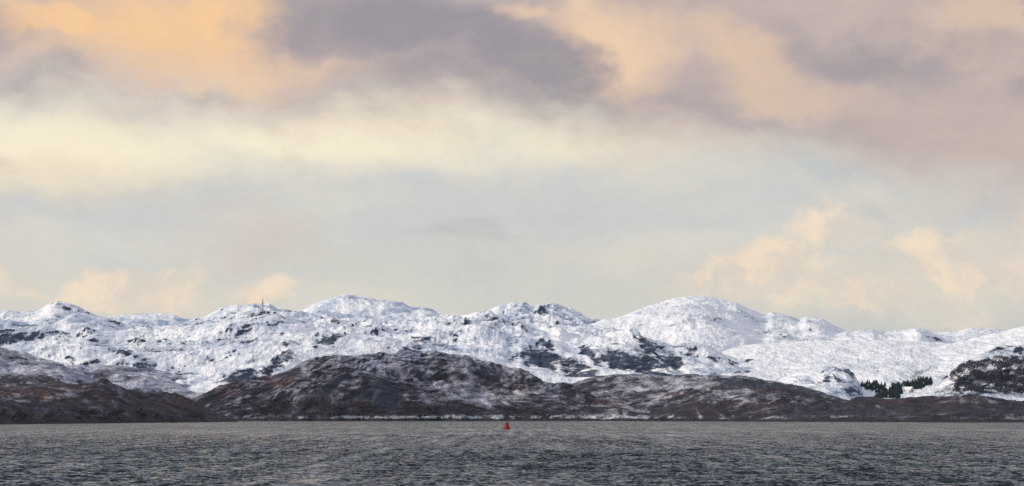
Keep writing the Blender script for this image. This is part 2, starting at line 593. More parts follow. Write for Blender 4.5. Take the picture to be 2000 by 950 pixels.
def hill(name, key, crest, dist, foot=None, zfoot=None, shape=1.5, back=350.0, rows=80, step=1.7, seed=0,
         lo=(220, 0.05), mid=(60, 0.09), ridg=0.0, snow=0.9, veg=0.0, red=0.0, rock=1.0, patches=(), xr=None,
         skew=0.35, label=None, coast=False, fine=1.0, tex=1.0, mid_oct=4, dusting=0.0, edge_fade=0.0):
    crest = sorted(crest)
    x0, x1 = xr if xr else (crest[0][0], crest[-1][0])
    px = np.arange(x0, x1 + step, step)
    # smooth the traced polyline a little, keep its features
    pc_ = interp(crest, px)
    ker = np.array([1, 2, 3, 2, 1.0]); ker /= ker.sum()
    pc_ = np.convolve(np.pad(pc_, 2, mode='edge'), ker, mode='valid')
    a = (px - 1000.0) / F
    Yc = interp(dist, px) if isinstance(dist, (list, tuple)) else np.full_like(px, float(dist))
    Yc = Yc + 60 * gnoise(px / 90.0, px * 0 + seed + 0.5, seed)
    zc = EYE + (YH - pc_) * Yc / F
    if coast:
        Yf = shore_dist(px, key == 'Q')
        jit = 34 * gnoise(px / 60.0, px * 0 + 1.7, seed + 4) + 16 * gnoise(px / 25.0, px * 0 + 3.3, seed + 5) + 6 * gnoise(px / 7.0, px * 0 + 8.3, seed + 6)
        zf = np.full_like(px, -1.2)
        Yc = np.maximum(Yc, Yf + 40)
        zc = EYE + (YH - pc_) * Yc / F
    else:
        Yf = interp(foot, px) if isinstance(foot, (list, tuple)) else np.full_like(px, float(foot))
        zf = np.full_like(px, float(zfoot)) if not isinstance(zfoot, (list, tuple)) else interp(zfoot, px)
    t = np.linspace(0, 1, rows) ** (1.25 if coast else 1.0)
    nb = max(8, rows // 8)
    tb = np.linspace(0, 1, nb + 1)[1:]
    T = t[:, None]
    Y1 = Yf[None] + (Yc - Yf)[None] * T
    if coast:
        Y1 = Y1 + jit[None] * (1 - T) ** 14
    s = 1 - (1 - T) ** shape
    Z1 = zf[None] + (zc - zf)[None] * s
    Tb = tb[:, None]
    Y2 = Yc[None] + back * Tb
    Z2 = zc[None] - (zc[None] + 6) * Tb ** 1.4 * 0.9 - 2.0 * Tb
    Yg = np.vstack([Y1, Y2]); Zg = np.vstack([Z1, Z2])
    Xg = a[None] * Yg
    TT = np.vstack([np.repeat(T, len(px), 1), np.repeat(1 + Tb, len(px), 1)])
    env = np.where(TT <= 1, sstep(0, 0.30, TT) * (1 - 0.86 * sstep(0.6, 0.95, TT)), 0.14)
    envf = np.where(TT <= 1, sstep(0, 0.12, TT) * (1 - 0.62 * sstep(0.85, 1.0, TT)), 0.38)
    if coast:
        envf = np.clip(envf, 0.25, 1)
    hf = np.clip((zc - zf) / (0.7 * (zc - zf).max()), 0.12, 1.0)[None]
    env = env * hf
    envf = envf * np.clip(hf * 1.3, 0.3, 1.0)
    # strata run obliquely: shear the noise domain
    sk = interp(skew, px)[None] if isinstance(skew, (list, tuple)) else skew
    xs = Xg + sk * (Yg - 0.5 * (Yc.mean() + Yf.mean())) * 0.5
    wx = xs + 25 * gnoise(xs / 130.0, Yg / 130.0, seed + 40)
    wy = Yg * 0.62 + 25 * gnoise(xs / 130.0, Yg / 130.0, seed + 41)
    L = fbm(wx, wy, lo[0], 2, seed + 1, 0.5)
    M = fbm(wx, wy, mid[0], mid_oct, seed + 9, 0.55)
    h = env * lo[0] * lo[1] * L
    h2 = mid[0] * mid[1] * M
    # small outcrops and terraces, drawn out along the strata
    sx = xs + 0.35 * wx - 0.35 * xs
    FN = fbm(sx, Yg * 0.30, 17.0, 3, seed + 120, 0.6)
    h2 = h2 + 17.0 * 0.085 * FN
    if ridg:
        h2 = h2 + mid[0] * ridg * fbm(wx, wy, mid[0] * 0.8, 4, seed + 20, 0.5, ridged=True)
    # patches traced on the slope: bare crag, extra snow, bracken, heather
    PX = 1000 + F * Xg / Yg
    Zp = Zg + h
    PY = YH - F * (Zp - EYE) / Yg
    ed = 16.0 * gnoise(wx / 40.0, wy / 40.0, seed + 60) + 12.0 * gnoise(wx / 13.0, wy / 13.0, seed + 61)
    fields = {'rock': np.zeros_like(PX), 'snow': np.zeros_like(PX), 'red': np.zeros_like(PX), 'dark': np.zeros_like(PX)}
    for (kind, cx, cy, rx, ry, rot, g) in patches:
        ca, sa = math.cos(math.radians(rot)), math.sin(math.radians(rot))
        dx = PX - cx + ed * 0.55; dy = PY - cy + ed * 0.35
        q = np.sqrt(((dx * ca - dy * sa) / rx) ** 2 + ((dx * sa + dy * ca) / ry) ** 2)
        fields[kind] = np.maximum(fields[kind], g * sstep(1.2, 0.40, q))
    crag = fields['rock']
    h2 = h2 * (1 + 0.9 * crag)
    # crags stand out as broken steps
    stp = 7.0 * crag * (np.abs(gnoise(wx / 22.0, wy / 16.0, seed + 70)) - 0.2)
    h = h + envf * (h2 * fine + stp)
    Zg = Zg + h
    # local steepness towards the viewer and to the right (lee) side
    dY = np.gradient(h, axis=0) / np.maximum(np.gradient(Yg, axis=0), 0.3)
    dX = np.gradient(h, axis=1) / np.maximum(np.gradient(Xg, axis=1), 0.3)
    steep = 1.0 * dY - 0.55 * dX
    bare = sstep(0.26, 0.95, steep) * rock
    bare = np.maximum(bare, crag * (0.80 + 0.55 * gnoise(wx / 15.0, wy / 15.0, seed + 90)))
    bare = np.minimum(bare, 0.80)
    big = gnoise(wx / 90.0, wy / 60.0, seed + 33)
    sn = snow + 0.16 * big * (1.0 if veg > 0.3 else 0.35) - 0.80 * bare + fields['snow'] - fields['dark']
    sn = sn + dusting * sstep(20, 90, Zg)
    vg = np.clip(veg + 0 * Zg - (0.8 * crag if veg > 0.3 else 0), 0, 1)
    rd = np.clip(red + fields['red'] + 0.2 * gnoise(wx / 70.0, wy / 45.0, seed + 44) * (veg > 0.3), 0, 1)
    sh = np.zeros_like(Zg)
    if coast:
        jag = 0.9 * gnoise(Xg / 9.0, Yg / 9.0, seed + 81) + 0.7 * gnoise(Xg / 3.5, Yg / 3.5, seed + 82)
        lf = 0.8 * gnoise(Xg / 60.0, Yg / 200.0, seed + 84)
        jag = jag + lf
        sh = sstep(3.0, 2.2, Zg + jag)
        pxg = np.repeat(px[None], Zg.shape[0], 0)
        frost = sstep(2.2, 3.0, Zg + jag) * sstep(5.6, 4.2, Zg + jag)
        amt = interp([(470, 0), (560, 0.1), (650, 0.5), (1300, 0.45), (1420, 0.3), (1520, 0.1), (1700, 0.0), (2000, 0.0)], pxg)
        sn = sn + frost * amt * (0.15 + 2.2 * gnoise(Xg / 12.0, Yg / 40.0, seed + 83))
        vg = vg * (1 - 0.75 * frost * amt)
        # the low scrubby ground above the shore holds little snow
        sn = sn - 0.16 * sstep(22, 8, Zg) * sstep(5.0, 7.5, Zg)
    nr, nc = Xg.shape
    idx = np.arange(nr * nc).reshape(nr, nc)
    f = np.stack([idx[:-1, :-1], idx[:-1, 1:], idx[1:, 1:], idx[1:, :-1]], -1).reshape(-1, 4)
    me = mesh_np(name, np.stack([Xg, Yg, Zg], -1).reshape(-1, 3), f, HILL, smooth=True,
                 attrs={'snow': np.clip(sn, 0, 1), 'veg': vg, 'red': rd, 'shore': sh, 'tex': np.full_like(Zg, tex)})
    o = link(name, me)
    tag(o, label, 'hill', kind='structure')
    H = Hill()
    H.px, H.X, H.Y, H.Z, H.rows = px, Xg, Yg, Zg, rows
    LAYERS[key] = H
    global NQ
    NQ += len(f)
    return H


def hit(key, px, py):
    """point of a hill seen at photo pixel (px, py)"""
    H = LAYERS[key]
    i = int(np.clip(round((px - H.px[0]) / (H.px[1] - H.px[0])), 0, len(H.px) - 1))
    yy = YH - F * (H.Z[:, i] - EYE) / H.Y[:, i]
    k = np.nonzero(yy <= py)[0]
    k = k[0] if len(k) else H.rows - 1
    return Vector((H.X[k, i], H.Y[k, i], H.Z[k, i]))


# far snow hills
hill('snowy_mountain', 'B', [(190, 628), (210, 619), (226, 618), (244, 615), (262, 614), (287, 613), (308, 612), (326, 615), (342, 616), (354, 621), (369, 623.5), (387, 621), (420, 632)],
     7400, 6400, 110, rows=45, seed=21, snow=0.90, lo=(200, 0.03), mid=(60, 0.07), label='low far snowy hills between the left peak and the mast hill')
hill('snowy_mountain', 'I', [(1800, 660), (1821, 651), (1837, 650), (1853, 650), (1868, 649.5), (1884, 643), (1900, 641.6), (1916, 641), (1937, 641), (1947, 642.6), (1958, 646), (1985, 652), (2060, 655), (2200, 650)],
     7200, 6200, 90, tex=0.5, rows=45, seed=22, snow=0.97, lo=(200, 0.03), mid=(60, 0.06), label='flat far snowy hill at the right skyline')
hill('snowy_mountain', 'F', [(905, 625), (934, 613), (953, 606), (971, 597), (989, 594), (1011, 591), (1029, 593.6), (1041, 600), (1050, 595), (1069, 593), (1087, 594), (1102, 600), (1117, 603), (1133, 610), (1142, 618), (1148, 624), (1166, 625), (1200, 634)],
     6800, 6000, 120, rows=60, seed=23, snow=0.80, lo=(200, 0.06), mid=(55, 0.10), ridg=0.10, label='twin topped rocky snow peak in the middle of the skyline')
hill('snowy_mountain', 'D', [(570, 622), (589, 608), (601, 600), (614, 593.5), (638, 586), (659, 581), (681, 577), (699, 581), (717, 583), (736, 589), (745, 588), (766, 590), (788, 594), (803, 601), (815, 602), (833, 603), (846, 607), (858, 616), (876, 621), (905, 632)],
     6600, 5600, 100, rows=75, seed=24, snow=0.92, lo=(200, 0.09), mid=(60, 0.08), label='pointed snow peak right of the radio mast')
hill('snowy_mountain', 'A', [(-200, 604), (-120, 612), (-60, 606), (0, 610), (18, 610), (37, 613), (61, 610), (82, 603), (98, 593.5), (110, 590.5), (128, 593), (146, 598), (162, 606), (183, 615), (207, 621), (232, 627), (253, 640), (290, 652)],
     5700, 4900, 85, rows=75, seed=25, snow=0.86, lo=(220, 0.06), mid=(60, 0.09), skew=-0.6,
     patches=[('rock', 130, 600, 42, 7, -14, 0.6), ('rock', 160, 609, 28, 5, -22, 0.6), ('rock', 10, 621, 14, 5, 0, 0.5), ('rock', 215, 628, 26, 4, -20, 0.5)],  # the first two darken the right shoulder: its shade put in as rock
     label='left snow peak with a dark right shoulder')
hill('snowy_mountain', 'G', [(1130, 640), (1166, 630), (1180, 624), (1200, 621), (1218, 615), (1240, 606), (1261, 597), (1288.5, 589), (1316, 581), (1343, 579), (1371, 578), (1392, 581), (1414, 586), (1438, 592), (1459, 603), (1481, 612), (1493, 615), (1508, 610), (1523.5, 613), (1545, 619.5), (1560, 623), (1575, 618), (1594, 620), (1609, 624), (1627, 635), (1640, 641), (1652, 647), (1720, 668)],
     6200, 4700, 60, tex=0.4, rows=120, shape=1.25, seed=26, snow=0.97, lo=(240, 0.09), mid=(55, 0.075), skew=-0.5,
     patches=[('rock', 1440, 606, 45, 7, -28, 0.35), ('rock', 1545, 658, 60, 6, -10, 0.40), ('rock', 1500, 652, 22, 7, -10, 0.45), ('rock', 1450, 684, 30, 4, 5, 0.45), ('rock', 1590, 672, 20, 4, 0, 0.45), ('rock', 1320, 638, 24, 6, 0, 0.35), ('rock', 1235, 633, 26, 6, 0, 0.35)],
     label='broad smooth snow dome on the right skyline')
hill('snowy_mountain', 'H', [(1620, 660), (1653, 647), (1663, 648.7), (1679, 646), (1703, 643), (1716, 646), (1731.5, 648.7), (1747, 647), (1758, 647), (1774, 645), (1795, 642), (1808, 647), (1824, 654), (1837, 656.6), (1847, 665), (1900, 680)],
     5700, 4900, 55, tex=0.5, rows=60, seed=27, snow=0.96, lo=(200, 0.04), mid=(55, 0.08),
     patches=[('rock', 1715, 668, 16, 5, 20, 0.6), ('rock', 1808, 657, 26, 4, -18, 0.55), ('rock', 1835, 664, 14, 4, -10, 0.6)],
     label='low knolly snow hills right of the dome')
hill('snowy_mountain', 'C', [(340, 640), (385, 622), (400, 619.5), (418, 610), (437, 601), (455, 596), (476, 596.6), (495, 594), (513, 596), (528, 594), (534, 600), (542, 606), (559, 606), (577, 607), (589, 608), (607, 615), (626, 624), (650, 634), (690, 645)],
     5500, 4700, 75, rows=80, seed=28, snow=0.88, lo=(200, 0.05), mid=(50, 0.09), ridg=0.05, label='rounded snow hill carrying the radio mast')
hill('snowy_mountain', 'J', [(1780, 700), (1820, 683), (1850, 674), (1880, 667), (1905, 661), (1920, 657), (1937, 653), (1953, 650), (1968, 647), (1979, 643), (1989, 641), (2000, 638), (2060, 625), (2200, 605)],
     4800, 3900, 40, tex=0.35, rows=90, seed=29, shape=1.3, snow=0.98, lo=(200, 0.05), mid=(55, 0.06), label='sunlit snow slope rising at the right edge')
# snow plain of the glen
hill('snow_valley', 'K', [(1380, 690), (1480, 672), (1560, 668), (1650, 664), (1720, 664), (1790, 666), (1850, 670), (1920, 672), (2000, 680), (2150, 690)],
     5100, 3250, 22, tex=0.3, rows=120, seed=30, shape=0.95, snow=0.98, lo=(260, 0.04), mid=(60, 0.05), rock=0.8, back=200,
     patches=[('red', 1800, 706, 60, 5, 4, 0.5), ('dark', 1690, 718, 45, 4, -8, 0.12), ('rock', 1685, 703, 30, 2.5, -10, 0.35),
              ('dark', 1790, 745, 90, 16, 10, 0.14), ('dark', 1815, 765, 60, 9, 12, 0.20), ('red', 1810, 765, 70, 12, 12, 0.9)],
     label='smooth snow covered glen behind the trees')
# the main massif
E_crest = [(-220, 640), (-100, 655), (0, 650), (45, 645), (80, 640), (92, 642), (120, 647), (150, 648), (170, 644), (200, 650), (250, 648), (262, 645), (300, 646), (350, 634), (390, 628), (430, 620), (470, 614), (513, 611.5), (560, 612), (610, 618), (660, 628), (700, 630), (760, 626), (810, 622), (840, 618),
           (861, 616), (885, 616), (910, 616.5), (928, 615.5), (956, 615.5), (971, 618), (983, 622.6), (995, 632), (1007, 631), (1017, 628), (1029, 633), (1044, 636), (1062, 635), (1093, 635), (1108, 640), (1160, 638), (1175, 641), (1194, 647), (1206, 648.5), (1227, 650), (1240, 651.6), (1258, 665), (1276, 670), (1295, 675), (1320, 682), (1353, 677), (1383, 683), (1414, 699), (1438, 706), (1462, 711), (1484, 713), (1500, 728), (1530, 742), (1580, 760), (1640, 790)]
hill('snowy_massif', 'E', E_crest, 4850, 3350, 25, rows=190, shape=1.35, seed=31, step=1.55, snow=0.865, lo=(250, 0.10), mid=(70, 0.095), ridg=0.03, mid_oct=5, rock=0.8, tex=0.75, skew=[(0, -0.7), (600, -0.5), (1200, 0.6), (1500, 0.8)],
     patches=[('rock', 270, 665, 22, 9, 25, 0.75), ('rock', 247, 690, 28, 8, 25, 0.8), ('rock', 142, 706, 20, 6, -15, 0.85),
              ('rock', 545, 712, 50, 14, 28, 0.9), ('rock', 470, 738, 46, 14, 10, 0.95), ('rock', 420, 705, 30, 4, 20, 0.6), ('rock', 640, 670, 24, 8, 10, 0.85), ('rock', 660, 660, 14, 6, 30, 0.7),
              ('rock', 562, 673, 26, 6, 10, 0.7), ('rock', 610, 684, 18, 5, 25, 0.6), ('rock', 500, 660, 30, 3, 10, 0.45), ('rock', 780, 684, 30, 7, 10, 0.6), ('rock', 820, 668, 30, 5, 10, 0.5),
              ('rock', 905, 634, 14, 8, 20, 0.65), ('rock', 893, 652, 12, 5, 15, 0.6), ('rock', 965, 628, 30, 8, -15, 0.45), ('rock', 1015, 634, 16, 4, -10, 0.4),
              ('rock', 1072, 678, 18, 5, -5, 0.75), ('rock', 1062, 698, 46, 17, -22, 1.0), ('rock', 1125, 722, 58, 16, -16, 1.0), ('rock', 1155, 692, 36, 16, -40, 0.8), ('rock', 1030, 710, 20, 7, 10, 0.7),
              ('rock', 1210, 704, 60, 22, -22, 0.92), ('rock', 1270, 715, 62, 22, -18, 0.85), ('rock', 1245, 663, 18, 10, -35, 0.95), ('rock', 1225, 671, 12, 6, -20, 0.7), ('rock', 1270, 685, 36, 13, -10, 0.92), ('rock', 1310, 712, 30, 16, -30, 0.85),
              ('rock', 1355, 692, 16, 6, 10, 0.8), ('rock', 1400, 706, 28, 7, -15, 0.85), ('rock', 1432, 712, 14, 5, -10, 0.7), ('rock', 1470, 716, 18, 6, -10, 0.7), ('rock', 1450, 726, 18, 5, 0, 0.5), ('rock', 1110, 752, 40, 8, 0, 0.6),
              ('rock', 1500, 742, 30, 5, 0, 0.5)],
     label='long craggy snow covered massif across the middle distance')
hill('snowy_knoll', 'L', [(1490, 760), (1530, 739), (1551, 731), (1572, 725), (1594, 722), (1612, 714), (1633, 717), (1655, 722), (1668, 733), (1677, 748), (1685, 762), (1697, 780)],
     3450, 3180, 12, rows=75, seed=32, snow=0.80, lo=(90, 0.06), mid=(30, 0.09),
     patches=[('rock', 1605, 743, 24, 7, 15, 0.95), ('rock', 1640, 745, 18, 7, -5, 0.95), ('rock', 1606, 727, 14, 4, 10, 0.7), ('rock', 1660, 730, 18, 7, -20, 0.6), ('rock', 1662, 763, 16, 5, 0, 0.85), ('rock', 1636, 726, 10, 5, 0, 0.6)],
     label='small snowy knoll with dark crags left of the plantation')
hill('wooded_hill', 'M', [(1700, 800), (1765, 782), (1790, 770), (1820, 757), (1847, 734), (1863, 716), (1876, 706), (1895, 700), (1916, 692), (1931.5, 687), (1947, 677), (1963, 675), (1981.5, 676), (2000, 675), (2060, 652), (2200, 610)],
     3600, 3050, 14, rows=110, seed=33, shape=1.3, snow=0.74, lo=(140, 0.05), mid=(40, 0.11), ridg=0.05, veg=0.25, red=0.4,
     patches=[('dark', 1935, 742, 100, 32, 0, 0.30), ('rock', 1880, 712, 22, 8, 35, 0.5), ('rock', 1950, 686, 40, 6, 10, 0.45), ('snow', 1960, 698, 50, 5, 0, 0.3), ('red', 1800, 768, 40, 12, 10, 0.6), ('snow', 1950, 773, 80, 4, 3, 0.5)],
     label='snowy hill with bare birch woods at the right edge')
# snow-dusted heather hills, left
hill('heather_hill', 'O', [(100, 722), (134, 714), (158.5, 712.5), (177, 715.5), (195, 712.5), (219.5, 714), (244, 716), (268, 718.6), (287, 720), (305, 723), (329, 728), (351, 734), (372, 740), (390, 742), (409, 746), (427, 752), (439, 757), (480, 775)],
     3650, 3180, 14, rows=75, seed=34, shape=1.25, snow=0.62, veg=0.85, red=0.15, lo=(140, 0.03), mid=(36, 0.055), rock=0.5, label='snow dusted purple moor sloping right behind the near headland')
hill('heather_hill', 'N', [(-220, 650), (-80, 668), (0, 679), (18, 683.5), (46, 686.6), (67, 694), (91.5, 702), (116, 709.5), (134, 718.6), (152.5, 726), (171, 735), (186, 744.5), (230, 770)],
     3050, 2500, 4, rows=75, seed=35, shape=1.25, snow=0.60, veg=0.80, red=0.2, lo=(140, 0.04), mid=(36, 0.075), rock=0.6, label='snow dusted moor falling from the left edge')
# central and right coastal hills
hill('coastal_hill', 'R', [(330, 806), (372, 781), (400, 770), (430, 758), (455, 754), (492, 743), (528, 742), (547, 734), (571, 725), (589, 713), (614, 703.5), (638, 699), (666, 698), (690, 700), (708, 693), (730, 691), (760, 690), (785, 687), (806, 684), (827, 685), (849, 686), (870, 691), (876, 694), (898, 699), (922, 702), (940, 706.5), (959, 711), (983, 720), (1008, 726), (1026, 731), (1059, 746), (1081, 752), (1099, 755), (1110, 760), (1140, 772), (1180, 788), (1230, 806)],
     3050, coast=True, rows=170, step=1.5, seed=36, shape=1.65, snow=0.27, veg=0.92, red=0.05, lo=(150, 0.12), mid=(40, 0.11), ridg=0.04, skew=[(350, -0.9), (600, -0.7), (1000, 0.5), (1200, 0.8)], dusting=0.34, rock=0.7,
     patches=[('snow', 720, 728, 55, 20, 10, 0.16), ('snow', 800, 735, 60, 18, 0, 0.12), ('rock', 640, 765, 40, 18, 15, 0.35), ('red', 640, 712, 55, 8, 25, 0.9), ('red', 590, 735, 70, 8, 28, 0.95), ('red', 520, 745, 50, 8, 15, 0.8), ('red', 670, 735, 60, 7, 30, 0.8), ('red', 450, 762, 50, 8, 15, 0.7), ('red', 780, 692, 40, 5, 5, 0.6),
              ('dark', 700, 795, 160, 22, 0, 0.14), ('dark', 960, 797, 170, 16, 0, 0.16), ('rock', 750, 770, 60, 20, 0, 0.4), ('snow', 835, 748, 40, 14, 0, 0.14), ('red', 1000, 762, 40, 6, 5, 0.5), ('red', 690, 790, 30, 8, 0, 0.7)],
     label='big rounded purple brown hill above the far shore')
hill('coastal_hill', 'S', [(1060, 785), (1108, 756), (1133, 746), (1151, 740), (1175, 735.5), (1197, 730), (1224, 732.5), (1246, 734), (1270, 730), (1285, 732.5), (1304, 735.5), (1325, 732.5), (1353, 731), (1377, 732.5), (1398, 731), (1420, 734.6), (1444, 735.5), (1475, 738.6), (1493, 744.7), (1520.5, 747.7), (1545, 752), (1566, 757), (1588, 763), (1609, 769), (1630, 775), (1646, 780), (1661, 784), (1676, 797), (1688, 804), (1710, 815)],
     [(1060, 3350), (1250, 3230), (1450, 3050), (1700, 2900)], coast=True, rows=130, seed=37, shape=1.35, snow=0.34, veg=0.92, red=0.15, lo=(120, 0.06), mid=(36, 0.08), skew=0.9, dusting=0.18, rock=0.6,
     patches=[('snow', 1240, 765, 80, 12, 5, 0.16), ('snow', 1340, 755, 40, 8, 0, 0.25), ('rock', 1440, 750, 60, 8, -8, 0.6), ('rock', 1560, 765, 60, 8, -15, 0.4), ('red', 1290, 775, 60, 6, 8, 0.8), ('snow', 1430, 768, 60, 5, 0, 0.25), ('red', 1190, 790, 60, 8, 0, 0.6), ('dark', 1560, 768, 90, 14, -15, 0.15)],
     label='low snow dusted moor in front of the crags')
hill('coastal_hill', 'S3', [(1400, 806), (1423, 788), (1444, 780), (1466, 770.6), (1484, 763), (1502, 760), (1530, 761), (1560, 768), (1590, 775), (1620, 783), (1650, 792), (1680, 803), (1700, 812)],
     2720, coast=True, rows=85, seed=38, shape=1.5, snow=0.15, veg=0.95, red=0.10, lo=(90, 0.06), mid=(30, 0.09), dusting=0.12,
     patches=[('red', 1480, 775, 40, 7, 15, 0.7), ('red', 1500, 790, 50, 6, 0, 0.4)], label='dark heather hump right of the middle shore')
hill('coastal_hill', 'S2', [(1270, 806), (1310, 786), (1340, 777), (1353, 774), (1377, 770.6), (1395, 774), (1414, 783), (1432, 798), (1444, 807), (1460, 815)],
     2700, coast=True, rows=75, seed=39, shape=1.5, snow=0.22, veg=0.95, red=0.12, lo=(80, 0.06), mid=(28, 0.09), dusting=0.15, label='small dark knoll on the middle shore')
hill('coastal_hill', 'T', [(1630, 800), (1663, 782), (1679, 777), (1697, 777), (1713, 779), (1731.5, 781.5), (1753, 779), (1771, 777), (1795, 776), (1816, 776), (1831.5, 776), (1847, 775), (1863, 772), (1879, 773), (1897, 773.7), (1916, 776), (1931.5, 779), (1950, 781.5), (1968, 783), (1984, 784), (2000, 784), (2080, 788), (2220, 780)],
     2560, coast=True, rows=95, seed=42, shape=1.4, snow=0.15, veg=0.97, red=0.06, lo=(90, 0.05), mid=(28, 0.08), skew=0.6, dusting=0.10,
     patches=[('red', 1800, 785, 90, 6, 0, 0.35), ('snow', 1720, 800, 25, 5, -30, 0.25)], label='low dark brown foreland along the right shore')
# near headlands, left
hill('headland', 'P', [(-220, 745), (-60, 733), (0, 731), (24, 731), (49, 732), (73, 734), (98, 737), (116, 743), (131, 751), (170, 775)],
     2150, 1850, 6, rows=60, seed=43, shape=1.4, snow=0.27, veg=0.9, red=0.05, lo=(70, 0.05), mid=(24, 0.08), dusting=0.1, label='dark heather ridge behind the near headland')
hill('headland', 'Q', [(-220, 752), (-80, 760), (0, 757), (50, 755), (90, 752), (120, 750), (152, 751), (174, 749), (189, 743), (198, 740), (210, 743), (232, 752), (253, 760), (268, 767), (281, 769), (293, 765), (308, 764), (329, 769), (351, 775), (369, 780), (384, 787), (403, 798), (427, 808.6), (451, 816), (463, 821)],
     [(-250, 1800), (0, 1860), (200, 2060), (330, 2330), (463, 2560)], coast=True, rows=120, step=1.5, seed=44, shape=1.35, snow=0.16, veg=0.97, red=0.34, lo=(70, 0.06), mid=(26, 0.09), skew=0.7, dusting=0.16,
     patches=[('red', 80, 770, 140, 10, 3, 0.6), ('red', 330, 798, 50, 5, 0, 0.8), ('snow', 110, 775, 50, 6, 5, 0.25), ('snow', 30, 778, 30, 6, 0, 0.3), ('dark', 230, 815, 230, 10, 0, 0.2), ('dark', 280, 785, 50, 14, -25, 0.15), ('snow', 230, 790, 30, 5, -15, 0.15)],
     label='near dark russet headland at the left shore')


# ------------------------------------------------------------------ things
RED = plain('red_buoy_paint', (0.34, 0.004, 0.003), 0.75, 0.3, 1.2)
DARKM = plain('dark_metal', (0.03, 0.03, 0.035), 0.6, 0.3, 2.0)
STEEL = plain('galvanised_steel', (0.13, 0.13, 0.14), 0.5, 0.2, 1.0)
RUSTED = plain('red_oxide_steel', (0.075, 0.05, 0.045), 0.6, 0.2, 1.0)
HARL = plain('white_harling', (0.78, 0.77, 0.75), 0.9, 0.06, 2.0)
HARL_SHADE = plain('shaded_harling', (0.36, 0.30, 0.31), 0.9, 0.15, 2.0)  # gable harling, its mauve shade mixed into the colour
ROOFSNOW = plain('roof_snow', (0.86, 0.88, 0.92), 0.8, 0.05, 0.8)
GLASS = plain('window_glass', (0.02, 0.025, 0.03), 0.1, 0.2, 1.0)
PAINTD = plain('door_paint', (0.05, 0.07, 0.08), 0.5, 0.2, 1.0)
HUT = plain('tarred_wood', (0.022, 0.020, 0.020), 0.9, 0.3, 1.0)
NEEDLE = plain('spruce_needles', (0.013, 0.030, 0.034), 0.9, 0.45, 0.6)
BARK = plain('bark', (0.06, 0.045, 0.04), 0.9, 0.3, 2.0)
TWIG = plain('bare_twigs', (0.040, 0.043, 0.066), 0.9, 0.4, 0.15)
SCRUB = plain('dark_scrub', (0.022, 0.018, 0.018), 0.9, 0.5, 0.1)
FROST = plain('frosted_grass', (0.50, 0.55, 0.60), 0.9, 0.3, 0.3)


# ---- the buoy
def build_buoy():
    Yb = EYE * F / (839.0 - YH)
    root = bpy.data.objects.new('navigation_buoy', None); COL.objects.link(root)
    root.location = ((989.7 - 1000) / F * Yb, Yb, 0.0)
    root.rotation_euler = (0.0, math.radians(1.5), 0.4)
    tag(root, 'red navigation buoy with a flared float and short tower on the water', 'buoy')
    m = MB(); m.lathe([(0.9, -0.8), (1.22, -0.55), (1.28, -0.3), (1.28, 0.18), (1.24, 0.26), (1.12, 0.42), (0.98, 0.66), (0.84, 0.92), (0.72, 1.05)], 32)
    h = m.build('float', RED, root, True)
    m = MB(); m.lathe([(1.275, 0.02), (1.345, 0.05), (1.345, 0.17), (1.275, 0.2)], 32); m.build('fender', DARKM, h, True)
    for k in range(2):
        m = MB(); a = k * math.pi + 0.5
        c = Vector((1.0 * math.cos(a), 1.0 * math.sin(a), 0.62))
        t = Vector((-math.sin(a), math.cos(a), 0))
        prev = None
        for i in range(7):
            q = c + t * 0.13 * math.cos(i * math.pi / 6) + Vector((math.cos(a) * .03, math.sin(a) * .03, 0.2 * math.sin(i * math.pi / 6)))
            if prev is not None: m.bar(prev, q, 0.03, 6)
            prev = q
        m.build('lifting_eye', DARKM, h)
    m = MB(); m.lathe([(0.72, 1.04), (0.70, 1.10), (0.60, 1.75), (0.56, 2.02), (0.60, 2.05), (0.60, 2.12), (0.50, 2.14)], 16)
    t = m.build('tower', RED, root)
    for k in range(4):
        a = k * math.pi / 2 + 0.2
        m = MB(); m.bar((0.72 * math.cos(a), 0.72 * math.sin(a), 1.05), (0.6 * math.cos(a), 0.6 * math.sin(a), 2.06), 0.045, 6)
        m.build('strut', RED, t)
    m = MB()
    for k in range(8):
        a = k * math.pi / 4
        m.bar((0.54 * math.cos(a), 0.54 * math.sin(a), 2.12), (0.50 * math.cos(a), 0.50 * math.sin(a), 2.42), 0.018, 5)
        b2 = a + math.pi / 4
        m.bar((0.50 * math.cos(a), 0.50 * math.sin(a), 2.42), (0.50 * math.cos(b2), 0.50 * math.sin(b2), 2.42), 0.018, 5)
    m.build('guard_rail', RED, root)
    m = MB(); m.bar((0, 0, 2.1), (0, 0, 3.1), 0.075, 10); m.build('post', DARKM, root)
    m = MB(); m.lathe([(0.10, 3.08), (0.17, 3.12), (0.17, 3.2), (0.12, 3.24), (0.13, 3.42), (0.09, 3.5), (0.03, 3.53)], 12)
    m.build('lantern', DARKM, root, True)


build_buoy()


# ---- masts and huts on the snow hill
def on(key, px, py, dz=0.0):
    ps = [hit(k, px, py) for k in ((key,) if isinstance(key, str) else key)]
    ps = [q for q in ps if YH - F * (q.z - EYE) / q.y <= py + 0.6] or ps
    p = min(ps, key=lambda q: q.y)
    p.z += dz
    return p


